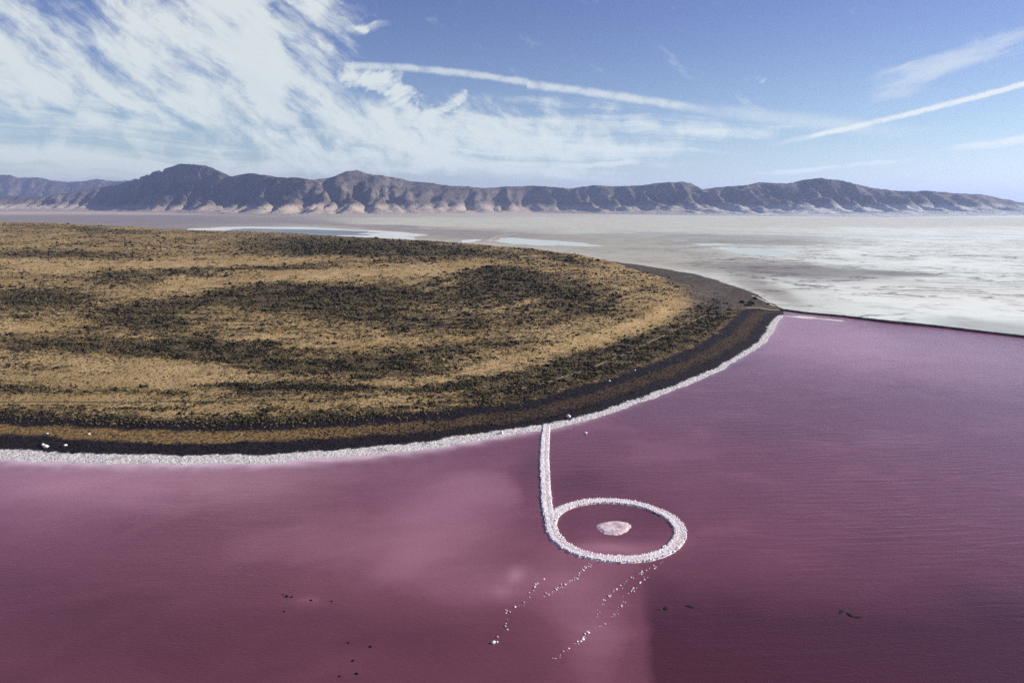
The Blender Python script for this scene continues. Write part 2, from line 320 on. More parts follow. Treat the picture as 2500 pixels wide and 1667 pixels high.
def ground_mat(g, b, m):
    tc = g.n.new('ShaderNodeTexCoord'); P = tc.outputs['Object']
    dn = g.attr('shore'); df = g.attr('far_shore'); dens = g.attr('scrub')
    n_big = g.noise(P, 0.012, 5, 0.6); n_mid = g.noise(P, 0.07, 5, 0.6); n_fine = g.noise(P, 0.45, 6, 0.65)
    tan = g.mix(g.mr(n_big, 0.35, 0.65), (0.41, 0.275, 0.120), (0.54, 0.375, 0.185))
    tan = g.mix(g.mr(n_mid, 0.4, 0.68, 0, 0.55), tan, (0.25, 0.185, 0.08))
    tan = g.mix(g.mr(n_fine, 0.5, 0.75, 0, 0.5), tan, (0.14, 0.105, 0.06))
    # unresolved scrub, finer than the built shrubs
    Ps = g.mapping(P, (0, 0, 0), 0.0, (1.7, 1.0, 1.0))
    sc = g.mr(g.m('ADD', g.m('MULTIPLY', dens, 0.30), g.noise(Ps, 0.30, 6, 0.76)), 0.62, 0.72)
    sc2 = g.mr(g.m('ADD', g.m('MULTIPLY', dens, 0.30), g.noise(Ps, 0.10, 7, 0.74)), 0.66, 0.77)
    sc = g.m('MAXIMUM', sc, g.m('MULTIPLY', sc2, 0.8))
    col = g.mix(g.m('MULTIPLY', sc, 0.86), tan, g.mix(g.mr(n_mid, 0.4, 0.6), (0.050, 0.042, 0.030), (0.075, 0.068, 0.040)))
    # beach bands
    w = g.m('ADD', g.m('ADD', dn, g.mr(g.sep(P)[0], -120.0, 30.0, 0.0, 9.0)), g.m('MULTIPLY', g.m('SUBTRACT', g.noise(P, 0.10, 5, 0.65), 0.5), 18.0))
    w2 = g.m('ADD', g.m('ADD', dn, g.mr(g.sep(P)[0], -60.0, 120.0, 2.0, 6.5)), g.m('MULTIPLY', g.m('SUBTRACT', g.noise(P, 0.35, 5, 0.7), 0.5), 9.0))
    basalt = g.mix(g.mr(n_fine, 0.35, 0.7), (0.010, 0.0075, 0.0115), (0.030, 0.022, 0.026))
    brown = g.mix(g.mr(n_fine, 0.35, 0.62), (0.07, 0.045, 0.022), (0.33, 0.205, 0.08))
    leftness = g.mr(g.sep(P)[0], 20.0, -180.0, 0.22, 1.0)
    col = g.mix(g.mr(w, 68, 58), col, basalt)
    col = g.mix(g.m('MULTIPLY', g.m('MULTIPLY', g.mr(w, 27, 33), g.mr(w, 49, 43)), leftness), col, brown)
    sp = g.mr(g.voro(P, 0.35), 0.10, 0.17, 1, 0)       # pale stones on the dark beach
    sp = g.m('MULTIPLY', sp, g.m('MULTIPLY', g.mr(dn, 15, 19), g.mr(dn, 66, 55)))
    sp = g.m('MULTIPLY', sp, g.mr(g.noise(P, 0.08, 2, 0.5), 0.52, 0.62))
    col = g.mix(g.m('MULTIPLY', sp, 0.8), col, (0.36, 0.33, 0.32))
    saltc = g.mix(g.mr(g.noise(P, 0.5, 6, 0.75), 0.38, 0.62), (0.55, 0.49, 0.48), (0.86, 0.84, 0.80)); saltc = g.mix(g.mr(g.noise(P, 0.11, 5, 0.7), 0.54, 0.68, 0, 0.6), saltc, (0.20, 0.165, 0.17))
    col = g.mix(g.m('MULTIPLY', g.mr(w2, 14.5, 12.5), g.mr(dn, 90, 60)), col, saltc)
    # low dark mud flat on the far side
    low = g.mix(g.mr(n_mid, 0.35, 0.65), (0.085, 0.066, 0.055), (0.14, 0.112, 0.088))
    low = g.mix(g.mr(n_fine, 0.55, 0.75, 0, 0.6), low, (0.25, 0.22, 0.17))
    fw = g.m('ADD', df, g.m('MULTIPLY', g.m('SUBTRACT', g.noise(P, 0.02, 5, 0.6), 0.5), 120.0))
    col = g.mix(g.m('MULTIPLY', g.mr(fw, 150, 90), g.mr(dn, 60, 80)), col, low)
    g.put(b.inputs['Base Color'], col); b.inputs['Roughness'].default_value = 0.95; b.inputs['Specular IOR Level'].default_value = 0.15
    h = g.m('ADD', g.m('MULTIPLY', n_fine, 1.0), g.m('MULTIPLY', g.m('ADD', sc, n_mid), 0.9))
    g.put(b.inputs['Normal'], g.bump(h, 0.9, 3.2))
M_ground = mat('headland_soil', ground_mat)
land = mesh_obj('headland_terrain', np.stack([LX, LY, LZ], -1).reshape(-1, 3), grid_faces(NR, NC), M_ground, smooth=True)
fattr(land, 'shore', LDN); fattr(land, 'far_shore', LDF); fattr(land, 'scrub', LD); tag(land, kind='structure')

# ------------------------------------------------------------------ pink lake
STEM = [ground(*p) for p in [(1334, 1040), (1331, 1075), (1329, 1120), (1331, 1180), (1335, 1235), (1343, 1272)]]
STEM = [(float(a), float(b)) for a, b in STEM]
RC = tuple(map(float, ground(1499, 1288))); 
def ring_pt(a):
    return RC[0] + 28.3 * math.cos(a) * (1 + 0.02 * math.sin(3 * a + 1)), RC[1] + 28.3 * math.sin(a) * (1 + 0.02 * math.cos(2 * a))
RING = [ring_pt(2 * math.pi * i / 72) for i in range(73)]
DIKE = [tuple(map(float, ground(*p))) for p in [(1905, 757), (1960, 765), (2060, 774), (2160, 786), (2290, 799), (2400, 812), (2500, 824)]]
dxy = (DIKE[-1][0] - DIKE[-3][0], DIKE[-1][1] - DIKE[-3][1])
DIKE += [(DIKE[-1][0] + dxy[0] * k, DIKE[-1][1] + dxy[1] * k) for k in (1.0, 2.4, 5.0)]
WU = np.concatenate([np.linspace(-3.5, -1.0, 14)[:-1], np.linspace(-1.0, 1.0, 380), np.linspace(1.0, 3.5, 14)[1:]])
WY = np.concatenate([[-2500, -600, 20], 60 * (1120 / 60) ** np.linspace(0, 1, 250)])
gy = np.repeat(WY[:, None], len(WU), 1); gx = WU[None, :] * np.maximum(gy, 60); gx[:3] *= np.array([20, 6, 2])[:, None]
px, row = project(gx, np.maximum(gy, 60), 0)
wx = px + 60 * fbm(gx / 60, gy / 60, 81, 4); wy = row + 26 * fbm(gx / 50, gy / 40, 82, 4)
tone = 0.10 * fbm(gx / 80, gy / 50, 83, 5)
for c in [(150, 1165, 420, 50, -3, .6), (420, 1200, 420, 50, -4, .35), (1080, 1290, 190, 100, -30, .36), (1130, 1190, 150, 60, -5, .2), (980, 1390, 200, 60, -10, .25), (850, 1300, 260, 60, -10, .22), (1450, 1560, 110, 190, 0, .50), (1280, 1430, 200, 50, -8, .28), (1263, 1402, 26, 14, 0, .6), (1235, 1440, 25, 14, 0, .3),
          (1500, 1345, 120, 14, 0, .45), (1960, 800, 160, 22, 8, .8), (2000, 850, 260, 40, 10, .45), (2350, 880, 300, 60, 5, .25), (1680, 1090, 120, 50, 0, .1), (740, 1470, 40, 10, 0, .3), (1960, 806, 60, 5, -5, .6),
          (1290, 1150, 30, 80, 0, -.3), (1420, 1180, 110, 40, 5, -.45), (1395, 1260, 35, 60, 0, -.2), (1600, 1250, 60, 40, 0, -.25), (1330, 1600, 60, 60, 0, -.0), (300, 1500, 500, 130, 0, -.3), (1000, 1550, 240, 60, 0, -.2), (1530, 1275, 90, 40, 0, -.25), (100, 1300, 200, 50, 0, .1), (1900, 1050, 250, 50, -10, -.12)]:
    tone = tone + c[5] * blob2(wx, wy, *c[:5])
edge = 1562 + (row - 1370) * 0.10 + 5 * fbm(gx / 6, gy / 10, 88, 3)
tone = tone - 0.68 * sstep(-22, 26, px - edge + 14 * fbm(gx / 9, gy / 12, 89, 4)) * sstep(1290, 1560, row) * (1 - 0.35 * sstep(1700, 2300, px))  # darker water to the right of a soft, near-vertical edge
tone = tone - 0.55 * sstep(1330, 1667, row) * 0.5 + 0.42 * sstep(1000, 800, row) * sstep(1750, 1950, px) - 0.15 * sstep(1100, 1400, row) * sstep(1800, 2300, px)  # lens falloff painted as darker tone low down; paler towards the dike
halo = np.exp(-seg_dist(gx, gy, NEAR) / 6.0) * (1 - 0.5 * sstep(-50, 100, gx))
halo = halo + 0.9 * np.exp(-seg_dist(gx, gy, DIKE[:5]) / 22.0) * sstep(480, 380, gx)
halo = halo + 0.35 * np.exp(-seg_dist(gx, gy, NEAR) / 30.0) * sstep(60, -100, gx)
jd = np.minimum(seg_dist(gx, gy, STEM), seg_dist(gx, gy, RING)); halo = np.maximum(halo, 0.55 * np.exp(-np.maximum(jd - 2.0, 0) / 1.4))
halo = halo * (0.8 + 0.5 * fbm(gx / 12, gy / 12, 85, 4)) 
def water_mat(g, b, m):
    tc = g.n.new('ShaderNodeTexCoord'); P = tc.outputs['Object']
    tone = g.attr('tone'); halo = g.attr('halo')
    t2 = g.m('ADD', tone, g.m('MULTIPLY', g.m('SUBTRACT', g.noise(g.mapping(P, (0, 0, 0), 0.15, (1.6, 1, 1)), 0.035, 6, 0.62, 0.6), 0.5), 0.55))
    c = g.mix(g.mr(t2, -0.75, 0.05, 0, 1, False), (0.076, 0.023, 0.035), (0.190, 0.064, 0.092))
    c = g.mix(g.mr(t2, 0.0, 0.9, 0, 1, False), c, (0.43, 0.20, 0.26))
    c = g.mix(g.mr(halo, 0.1, 1.0), c, (0.62, 0.44, 0.50))
    g.put(b.inputs['Base Color'], c); b.inputs['IOR'].default_value = 1.33; b.inputs['Specular IOR Level'].default_value = 0.40; b.inputs['Roughness'].default_value = 0.12
    Pr = g.mapping(P, (0, 0, 0), math.radians(4), (7.0, 1.0, 1.0))
    r1 = g.noise(Pr, 0.33, 3, 0.5, 0.4); r2 = g.noise(g.mapping(P, (0, 0, 0), math.radians(-8), (3.0, 1.0, 1.0)), 1.1, 4, 0.6); r3 = g.noise(P, 3.0, 3, 0.6)
    calm = g.m('MULTIPLY', g.mr(g.noise(P, 0.008, 3, 0.5), 0.35, 0.62, 0.25, 1.0), g.mr(g.sep(P)[0], -60.0, 160.0, 0.35, 1.15))
    h = g.m('ADD', g.m('MULTIPLY', g.m('MULTIPLY', r1, 0.42), calm), g.m('ADD', g.m('MULTIPLY', r2, 0.14), g.m('MULTIPLY', r3, 0.03)))
    g.put(b.inputs['Normal'], g.bump(h, 1.0, 1.0))
M_water = mat('pink_brine', water_mat)
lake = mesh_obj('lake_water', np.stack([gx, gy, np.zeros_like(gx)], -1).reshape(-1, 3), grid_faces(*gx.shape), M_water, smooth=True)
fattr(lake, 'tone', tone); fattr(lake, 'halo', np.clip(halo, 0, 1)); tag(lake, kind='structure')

# ------------------------------------------------------------------ salt flats out to the mountains
def at_line(u, pts):          # forward distance where the ray of slope u meets the line
    us = np.array([x / y for x, y in pts]); ys = np.array([y for x, y in pts]); return np.interp(u, us, ys)
PU = np.concatenate([np.linspace(-3.2, -1.0, 24)[:-1], np.linspace(-1.0, 1.05, 660), np.linspace(1.05, 4.0, 30)[1:]])
front = [(-9000, 2600), (-1.2 * 2500, 2500)] + [(u * y * 0.985, y * 0.985) for u, y in zip(fu[:-1], fy[:-1])] + DIKE
tipu = DIKE[0][0] / DIKE[0][1]
Y0 = at_line(PU, front)
tv = np.linspace(0, 1, 300)[:, None]
sl0 = CAMZ / Y0[None, :]; sl1 = CAMZ / 90000.0
SL = sl0 + (sl1 - sl0) * tv ** 0.9
FYY = CAMZ / SL; FXX = PU[None, :] * FYY
px, row = project(FXX, FYY, 0)
rw = row - HORIZON
k_ = np.clip(rw / 80, 0.06, 1.0)
wx = px + 70 * fbm(FXX / 700, FYY / 900, 91, 5) + 20 * fbm(FXX / 120, FYY / 200, 92, 4); wy = row + k_ * (10 * fbm(FXX / 500, FYY / 700, 93, 5) + 4 * fbm(FXX / 90, FYY / 120, 94, 4))
C = np.zeros(px.shape + (3,)); C[:] = (0.45, 0.43, 0.34)
def lay(mask, col): 
    global C
    m = np.clip(mask, 0, 1)[..., None]; C = C * (1 - m) + np.array(col) * m
lay(sstep(900, 1900, wx) * 0.9, (0.62, 0.65, 0.57))
lay(1.1 * sstep(1750, 2250, wx) * sstep(505, 540, wy), (0.78, 0.83, 0.76))
lay(sstep(527, 521, wy) * sstep(1900, 1300, wx), (0.56, 0.43, 0.34))                 # fans at the foot of the range
lay(0.85 * sstep(521, 527, wy) * sstep(700, 400, wx), (0.25, 0.215, 0.21))
lay(0.8 * blob2(wx, wy, 560, 538, 420, 12, 0, 2), (0.26, 0.22, 0.22))
lay(0.8 * sstep(700, 950, wx) * sstep(529, 533, wy) * sstep(560, 552, wy), (0.60, 0.58, 0.47))
lay(0.85 * blob2(wx, wy, 900, 553, 300, 5, 3, 2), (0.30, 0.25, 0.24))
lay(0.85 * blob2(wx, wy, 1200, 576, 260, 14, 2, 2), (0.29, 0.255, 0.235))
lay(0.6 * blob2(wx, wy, 1650, 575, 330, 7, 0, 2), (0.34, 0.33, 0.29))
lay(0.8 * blob2(wx, wy, 1800, 588, 260, 11, 0, 2), (0.33, 0.33, 0.29))
lay(0.8 * blob2(wx, wy, 1500, 600, 300, 22, 3, 2), (0.39, 0.37, 0.30))
lay(0.8 * blob2(wx, wy, 1750, 645, 330, 20, 4, 2), (0.40, 0.37, 0.30))
lay(0.85 * blob2(wx, wy, 1950, 664, 260, 16, 3, 2), (0.235, 0.225, 0.215))
lay(0.8 * blob2(wx, wy, 2200, 668, 130, 6, 3, 1.5), (0.15, 0.14, 0.14))
lay(0.8 * blob2(wx, wy, 2150, 688, 170, 6, 1, 1.5), (0.19, 0.17, 0.17))
lay(0.8 * blob2(wx, wy, 1850, 700, 90, 22, 25, 2), (0.34, 0.31, 0.27))
lay(1.0 * blob2(wx, wy, 2300, 722, 360, 32, 4, 3), (0.80, 0.81, 0.74))
lay(0.9 * blob2(wx, wy, 2420, 800, 200, 22, 5, 2), (0.42, 0.44, 0.42))
lay(0.9 * blob2(wx, wy, 2150, 625, 240, 14, 2, 2), (0.82, 0.86, 0.79))
def playa_mat(g, b, m):
    tc = g.n.new('ShaderNodeTexCoord'); P = tc.outputs['Object']
    c = g.attr('ground_colour', 'Color')
    Pw = g.vm('ADD', P, g.vm('MULTIPLY', g.vm('SUBTRACT', g.noise(P, 0.006, 4, 0.6, color=True), (0.5, 0.5, 0.5)), (150, 90, 0)))
    n1 = g.noise(Pw, 0.004, 8, 0.62); n2 = g.noise(g.mapping(Pw, (0, 0, 0), 0.5, (1, 1.6, 1)), 0.022, 7, 0.66)
    ridg = g.mr(g.m('ABSOLUTE', g.m('SUBTRACT', g.noise(g.mapping(Pw, (0, 0, 0), -0.25, (2.6, 1.0, 1)), 0.011, 7, 0.66, 0.8), 0.5)), 0.0, 0.028, 1, 0)
    c = g.mix(g.mr(n1, 0.38, 0.62, 0, 0.35), c, g.mix(1.0, c, (0.70, 0.68, 0.66), 'MULTIPLY'))
    c = g.mix(g.mr(n2, 0.50, 0.64, 0, 0.42), c, g.mix(1.0, c, (0.55, 0.50, 0.48), 'MULTIPLY'))
    near = g.m('MULTIPLY', g.mr(g.sep(P)[0], 300, 480), g.mr(g.sep(P)[1], 4500, 1700))
    c = g.mix(g.m('MULTIPLY', g.m('MULTIPLY', ridg, near), g.mr(n1, 0.40, 0.52, 0.1, 1.0)), c, (0.11, 0.08, 0.08))
    g.put(b.inputs['Base Color'], c); b.inputs['Roughness'].default_value = 0.8; b.inputs['Specular IOR Level'].default_value = 0.25
M_playa = mat('salt_playa', playa_mat)
flat = mesh_obj('salt_flat', np.stack([FXX, FYY, np.full_like(FXX, 0.06)], -1).reshape(-1, 3), grid_faces(*FXX.shape), M_playa, smooth=True)
cattr(flat, 'ground_colour', C.reshape(-1, 3)); tag(flat, kind='structure')

# shallow ponds lying on the flats
def pond(name, px0, row0, rx, ry, z, material, seed, ang=0.0, n=90, rag=0.12):
    r = random.Random(seed); ph = [r.uniform(0, 6.28) for _ in range(6)]; vs = []
    for i in range(n):
        a = 2 * math.pi * i / n
        k = 1 + rag * (math.sin(3 * a + ph[0]) + 0.7 * math.sin(5 * a + ph[1]) + 0.5 * math.sin(9 * a + ph[2]) + 0.35 * math.sin(17 * a + ph[3]))
        p, q = rx * k * math.cos(a), ry * k * math.sin(a); c, s = math.cos(math.radians(ang)), math.sin(math.radians(ang))
        X, Y = ground(px0 + p * c - q * s, row0 + p * s + q * c); vs.append((float(X), float(Y), z))
    o = mesh_obj(name, vs, [list(range(n))[::-1]], material); 
    if o.data.polygons[0].normal.z < 0: o.data.flip_normals()
    return tag(o, kind='structure')
M_pond = flat_mat('pond_brine', (0.22, 0.25, 0.27), 0.5, 0.25, 0.004, 0.25)
M_crust = flat_mat('white_salt', (0.66, 0.68, 0.65), 0.8, 0.06, 0.01)
M_shallow = flat_mat('shallow_brine', (0.60, 0.66, 0.61), 0.6, 0.06, 0.004, 0.2)
pond('salt_rim', 735, 569, 285, 13.5, 0.14, M_crust, 3, 1.2, rag=0.05)
pond('pond', 740, 567.5, 205, 7.5, 0.22, M_pond, 4, 1.0, rag=0.06)
pond('salt_crust', 945, 573, 60, 4, 0.3, M_crust, 5, 2)
pond('salt_crust', 975, 582, 45, 3.2, 0.3, M_crust, 6, 2)
pond('salt_crust', 1148, 588, 24, 3.2, 0.14, M_crust, 7, -4)
pond('pond', 1320, 592, 130, 7, 0.14, M_shallow, 8, 3)
pond('pond', 1740, 597, 46, 2.6, 0.14, M_shallow, 9)
pond('pond', 1850, 615, 95, 8, 0.14, M_shallow, 10, 4)
pond('salt_crust', 1985, 777, 70, 2.6, 0.05, flat_mat('tinted_crust', (0.66, 0.58, 0.57), 0.8, 0.25, 0.06), 21, 5, rag=0.2)
M_track = flat_mat('pale_track', (0.46, 0.38, 0.33), 0.9, 0.1, 0.02)
def strip(name, pts, w, z, material):
    vs = []; n = len(pts)
    for i, (x, y) in enumerate(pts):
        a = pts[max(0, i - 1)]; b = pts[min(n - 1, i + 1)]; dx, dy = b[0] - a[0], b[1] - a[1]; L = math.hypot(dx, dy)
        zz = z(x, y) if callable(z) else z
        vs += [(x - dy / L * w / 2, y + dx / L * w / 2, zz), (x + dy / L * w / 2, y - dx / L * w / 2, zz)]
    return mesh_obj(name, vs, [(2 * i, 2 * i + 1, 2 * i + 3, 2 * i + 2) for i in range(n - 1)], material)
for off in (0, 16):
    tag(strip('dirt_track', [tuple(map(float, ground(*p))) for p in [(1150 + off, 606), (1180 + off, 592), (1212 + off, 578), (1240 + off * 1.5, 570)]], 16, 0.2, M_track), kind='structure')

# ------------------------------------------------------------------ mountain ranges
SKY = [(-900, 455), (-700, 440), (-500, 452), (-300, 436), (-120, 446), (0, 431), (27, 424), (53, 435), (96, 433), (159, 444), (191, 445), (250, 437), (287, 444), (319, 441), (340, 437), (372, 425), (415, 412), (446, 402), (480, 402), (510, 404), (537, 415), (571, 432), (622, 423), (654, 428), (691, 435),
       (723, 434), (771, 440), (819, 433), (850, 420), (872, 416), (904, 425), (957, 433), (1010, 444), (1042, 446), (1095, 454), (1148, 457), (1185, 460), (1238, 457), (1303, 454), (1356, 458), (1388, 462), (1447, 453), (1505, 456), (1564, 454), (1590, 449), (1633, 446), (1675, 445), (1712, 463), (1755, 458),
       (1808, 454), (1851, 446), (1914, 449), (1978, 437), (1999, 436), (2047, 442), (2079, 449), (2122, 460), (2196, 468), (2260, 467), (2329, 473), (2387, 475), (2446, 487), (2500, 497), (2620, 503), (2900, 500), (3200, 488), (3600, 480)]
def rock_mat(g, b, m):
    tc = g.n.new('ShaderNodeTexCoord'); P = tc.outputs['Object']
    h = g.attr('relief'); z = g.sep(P)[2]
    n1 = g.noise(P, 0.0016, 7, 0.65); n2 = g.noise(P, 0.008, 6, 0.68)
    c = g.mix(g.mr(n1, 0.38, 0.62), (0.085, 0.070, 0.066), (0.200, 0.165, 0.145))
    c = g.mix(g.mr(g.m('ADD', n2, g.m('MULTIPLY', z, 0.00007)), 0.50, 0.64, 0, 0.75), c, (0.036, 0.034, 0.034))
    c = g.mix(g.m('MULTIPLY', g.mr(g.m('ADD', z, g.m('MULTIPLY', n2, -160.0)), 105, 0), 0.9), c, g.mix(g.mr(g.m('DIVIDE', g.sep(P)[0], g.sep(P)[1]), 0.05, 0.5), (0.42, 0.345, 0.28), (0.56, 0.57, 0.54)))  # fan colour at the foot, whitened rightwards to paint in base haze
    g.put(b.inputs['Base Color'], c); b.inputs['Roughness'].default_value = 0.95; b.inputs['Specular IOR Level'].default_value = 0.1
    g.put(b.inputs['Normal'], g.bump(g.m('ADD', n1, g.m('MULTIPLY', n2, 0.5)), 1.0, 70.0))
M_rock = mat('mountain_rock', rock_mat)
def mountains(name, skyline, base_row, ridge_Y, back_Y, ulim, nc, nr, seed, spur=1.0):
    sx = np.array([p[0] for p in skyline]); sy = np.array([p[1] for p in skyline])
    u = np.linspace(*ulim, nc)
    pxs = W0 / 2 + FPX * u / cp * 0.998
    target = (-slope_of(np.interp(pxs, sx, sy) + 1.3 * fbm(pxs / 34, pxs * 0, seed + 9, 6, 0.68) * 3.0))
    Yb = CAMZ / slope_of(np.interp(pxs, [p[0] for p in base_row], [p[1] for p in base_row])); Yr = np.interp(pxs, [p[0] for p in ridge_Y], [p[1] for p in ridge_Y])
    t = np.linspace(0, 1.5, nr)[:, None]
    Y = np.where(t <= 1, Yb + (Yr - Yb) * t, Yr + (t - 1) / 0.5 * back_Y); X = u * Y
    tw = t + 0.10 * fbm(X / 1500, Y / 1500, seed, 4)
    # spurs running down from the crest, leaning to the right
    q = 0.0 + X / (560 + 160 * fbm(X / 5000, Y * 0 + 3, seed + 12, 2)) + 0.55 * t + 1.5 * fbm(X / 2300, Y / 2300, seed + 1, 4); w = 1 - np.abs(((q % 1.0) - 0.42) / np.where((q % 1.0) < 0.42, 0.42, 0.58)); 
    q2 = X / 240 + 0.9 * t + 1.4 * fbm(X / 1400, Y / 1400, seed + 2, 4); w2 = 1 - np.abs((q2 % 1.0) * 2 - 1)
    ero = fbm(X / 900, Y / 1100, seed + 3, 7, 0.60, ridged=True)
    prof = np.where(t <= 1, np.clip((tw + 0.08 * fbm(X / 500, Y / 500, seed + 7, 4) - 0.09 * (1 - t)) , 0, 1.2) ** 1.45, 1 - (t - 1) * 1.4)
    cut = spur * (0.84 * (1 - w) + 0.40 * (1 - w2)) * sstep(0, 0.2, t) * (1 - 0.8 * sstep(0.7, 1.0, t)) * np.clip(0.75 + 0.9 * fbm(X / 1900, Y / 1900, seed + 15, 3), 0.25, 1.3) + 0.52 * (0.4 - ero) * sstep(0.03, 0.25, t) * (1 - 0.7 * sstep(0.75, 1.0, t))
    shape = np.maximum(prof * (1 - cut), 0)
    big = 0.75 + 0.5 * fbm(X / 3500, Y / 3500, seed + 5, 3); shape = shape * (big + (1 - big) * sstep(0.6, 1, t))
    z = shape * 900
    f = ((target * Y + CAMZ) / np.maximum(z, 1.0)).min(0); kk = np.hanning(9); kk /= kk.sum()
    f2 = np.convolve(np.pad(f, 4, 'edge'), kk, 'valid'); z = z * np.minimum(f2 * 1.03, 50)[None, :]
    lim = target * Y + CAMZ; z = np.minimum(z, lim)
    z = z * sstep(0.0, 0.05, t) + 6 - 25 * (1 - sstep(0, 0.03, t))
    o = mesh_obj(name, np.stack([X, Y, z], -1).reshape(-1, 3), grid_faces(nr, nc), M_rock, smooth=True)
    fattr(o, 'relief', shape); return tag(o, kind='structure')
mountains('mountain_range', [(-1500, 480), (-900, 475), (-300, 480), (0, 478), (110, 480), (200, 468), (290, 452), (330, 441)] + SKY[14:], [(-900, 516), (0, 516), (250, 517), (420, 520), (700, 527), (1000, 524), (1300, 519), (1700, 526), (2200, 531), (2500, 527), (3300, 526)],
          [(-900, 17500), (250, 17000), (500, 14600), (750, 12200), (1300, 13600), (1700, 12200), (2200, 11200), (3300, 11500)], 3500, (-1.5, 2.0), 1000, 230, 300)
mountains('far_mountain_range', [p for p in SKY if p[0] < 330] + [(420, 440), (700, 455), (1200, 470)], [(-900, 510), (0, 510), (300, 510), (1200, 510)], [(-900, 26500), (1200, 27500)], 3000, (-1.5, 0.0), 330, 80, 500, 0.7)

# ------------------------------------------------------------------ dike
M_dike = flat_mat('dike_earth', (0.060, 0.045, 0.045), 0.95, 0.4, 0.25)
def dike():
    vs, fs = [], []; pts = []
    for (a, b) in zip(DIKE[:-1], DIKE[1:]):
        n = max(2, int(math.hypot(b[0] - a[0], b[1] - a[1]) / 4)); pts += [(a[0] + (b[0] - a[0]) * i / n, a[1] + (b[1] - a[1]) * i / n) for i in range(n)]
    prof = [(-6.0, -0.5), (-3.4, 1.2), (-2.0, 2.0), (0, 2.15), (2.0, 2.0), (3.4, 1.1), (6.0, -0.5)]
    for i, (x, y) in enumerate(pts):
        a = pts[max(0, i - 1)]; b = pts[min(len(pts) - 1, i + 1)]; dx, dy = b[0] - a[0], b[1] - a[1]; L = math.hypot(dx, dy); wob = 0.5 * math.sin(i * 0.31) + 0.4 * math.sin(i * 0.11 + 1)
        k = 1.0 + 0.25 * math.exp(-((x - 470) / 25) ** 2)
        for (o, h) in prof:
            oo = (o * k + wob + random.uniform(-.4, .4)); vs.append((x - dy / L * oo, y + dx / L * oo, h * (k + random.uniform(-.12, .12))))
    m = len(prof)
    for i in range(len(pts) - 1):
        for j in range(m - 1): fs.append((i * m + j, (i + 1) * m + j, (i + 1) * m + j + 1, i * m + j + 1))
    o = mesh_obj('dike', vs, fs, M_dike); return tag(o, 'long dark earth dike between the pink lake and the white salt flat', 'dike')
dike()

# ------------------------------------------------------------------ stones, shrubs
ICO_V = []; ph = (1 + 5 ** .5) / 2
for s1 in (-1, 1):
    for s2 in (-ph, ph): ICO_V += [(0, s1, s2), (s1, s2, 0), (s2, 0, s1)]
ICO_V = np.array(ICO_V) / math.sqrt(1 + ph * ph)
def ico_faces():
    f = []
    for i in range(12):
        for j in range(i + 1, 12):
            for k in range(j + 1, 12):
                a, b, c = ICO_V[i], ICO_V[j], ICO_V[k]
                if max(np.linalg.norm(a - b), np.linalg.norm(b - c), np.linalg.norm(a - c)) < 1.1:
                    f.append((i, j, k) if np.dot(np.cross(b - a, c - a), a) > 0 else (i, k, j))
    return np.array(f)
ICO_F = ico_faces()
def blobs(pos, size, flat=0.6, jit=0.25, aspect=0.35, sink=0.2, rng=RNG):
    n = len(pos); V = np.repeat(ICO_V[None], n, 0) * (1 + rng.uniform(-jit, jit, (n, 12, 1)))
    s = np.stack([size * rng.uniform(1 - aspect, 1 + aspect, n), size * rng.uniform(1 - aspect, 1 + aspect, n), size * flat * rng.uniform(0.7, 1.3, n)], -1)
    V = V * s[:, None, :]; a = rng.uniform(0, 6.28, n); c, sn = np.cos(a)[:, None], np.sin(a)[:, None]
    x = V[..., 0] * c - V[..., 1] * sn; y = V[..., 0] * sn + V[..., 1] * c
    V = np.stack([x, y, V[..., 2] + (s[:, 2] * (1 - sink))[:, None]], -1) + pos[:, None, :]
    F = ICO_F[None] + (np.arange(n) * 12)[:, None, None]
    return V.reshape(-1, 3), F.reshape(-1, 3)
def rock_mesh(name, material, seed, flat=0.7):
    r = np.random.default_rng(seed); v, f = blobs(np.zeros((1, 3)), np.array([1.0]), flat, 0.22, 0.25, 0.25, r); o = mesh_obj(name, v, f, material, link=False); return o.data
def put(name, me, loc, s, rz, parent=None, **kw):
    o = bpy.data.objects.new(name, me); COL.objects.link(o); o.location = loc
    o.scale = (s * random.uniform(.8, 1.25), s * random.uniform(.8, 1.25), s * random.uniform(.8, 1.2)); o.rotation_euler = (0, 0, rz)
    if parent: o.parent = parent
    return tag(o, **kw)

def shrub_mat(name, lo, hi):
    def f(g, b, m):
        tc = g.n.new('ShaderNodeTexCoord'); geo = g.n.new('ShaderNodeNewGeometry')
        n = g.noise(geo.outputs['Position'], 0.15, 3, 0.6); c = g.mix(g.mr(n, 0.3, 0.7), lo, hi); c = g.mix(g.mr(g.noise(geo.outputs['Position'], 1.6, 3, 0.7), 0.5, 0.75, 0, 0.7), c, tuple(v * 2.2 for v in hi))
        g.put(b.inputs['Base Color'], c); b.inputs['Roughness'].default_value = 1.0; b.inputs['Specular IOR Level'].default_value = 0.05
    return mat(name, f)
M_shrub = shrub_mat('sagebrush', (0.018, 0.016, 0.012), (0.050, 0.043, 0.027))
M_tuft = shrub_mat('dry_grass', (0.10, 0.078, 0.036), (0.17, 0.13, 0.06))
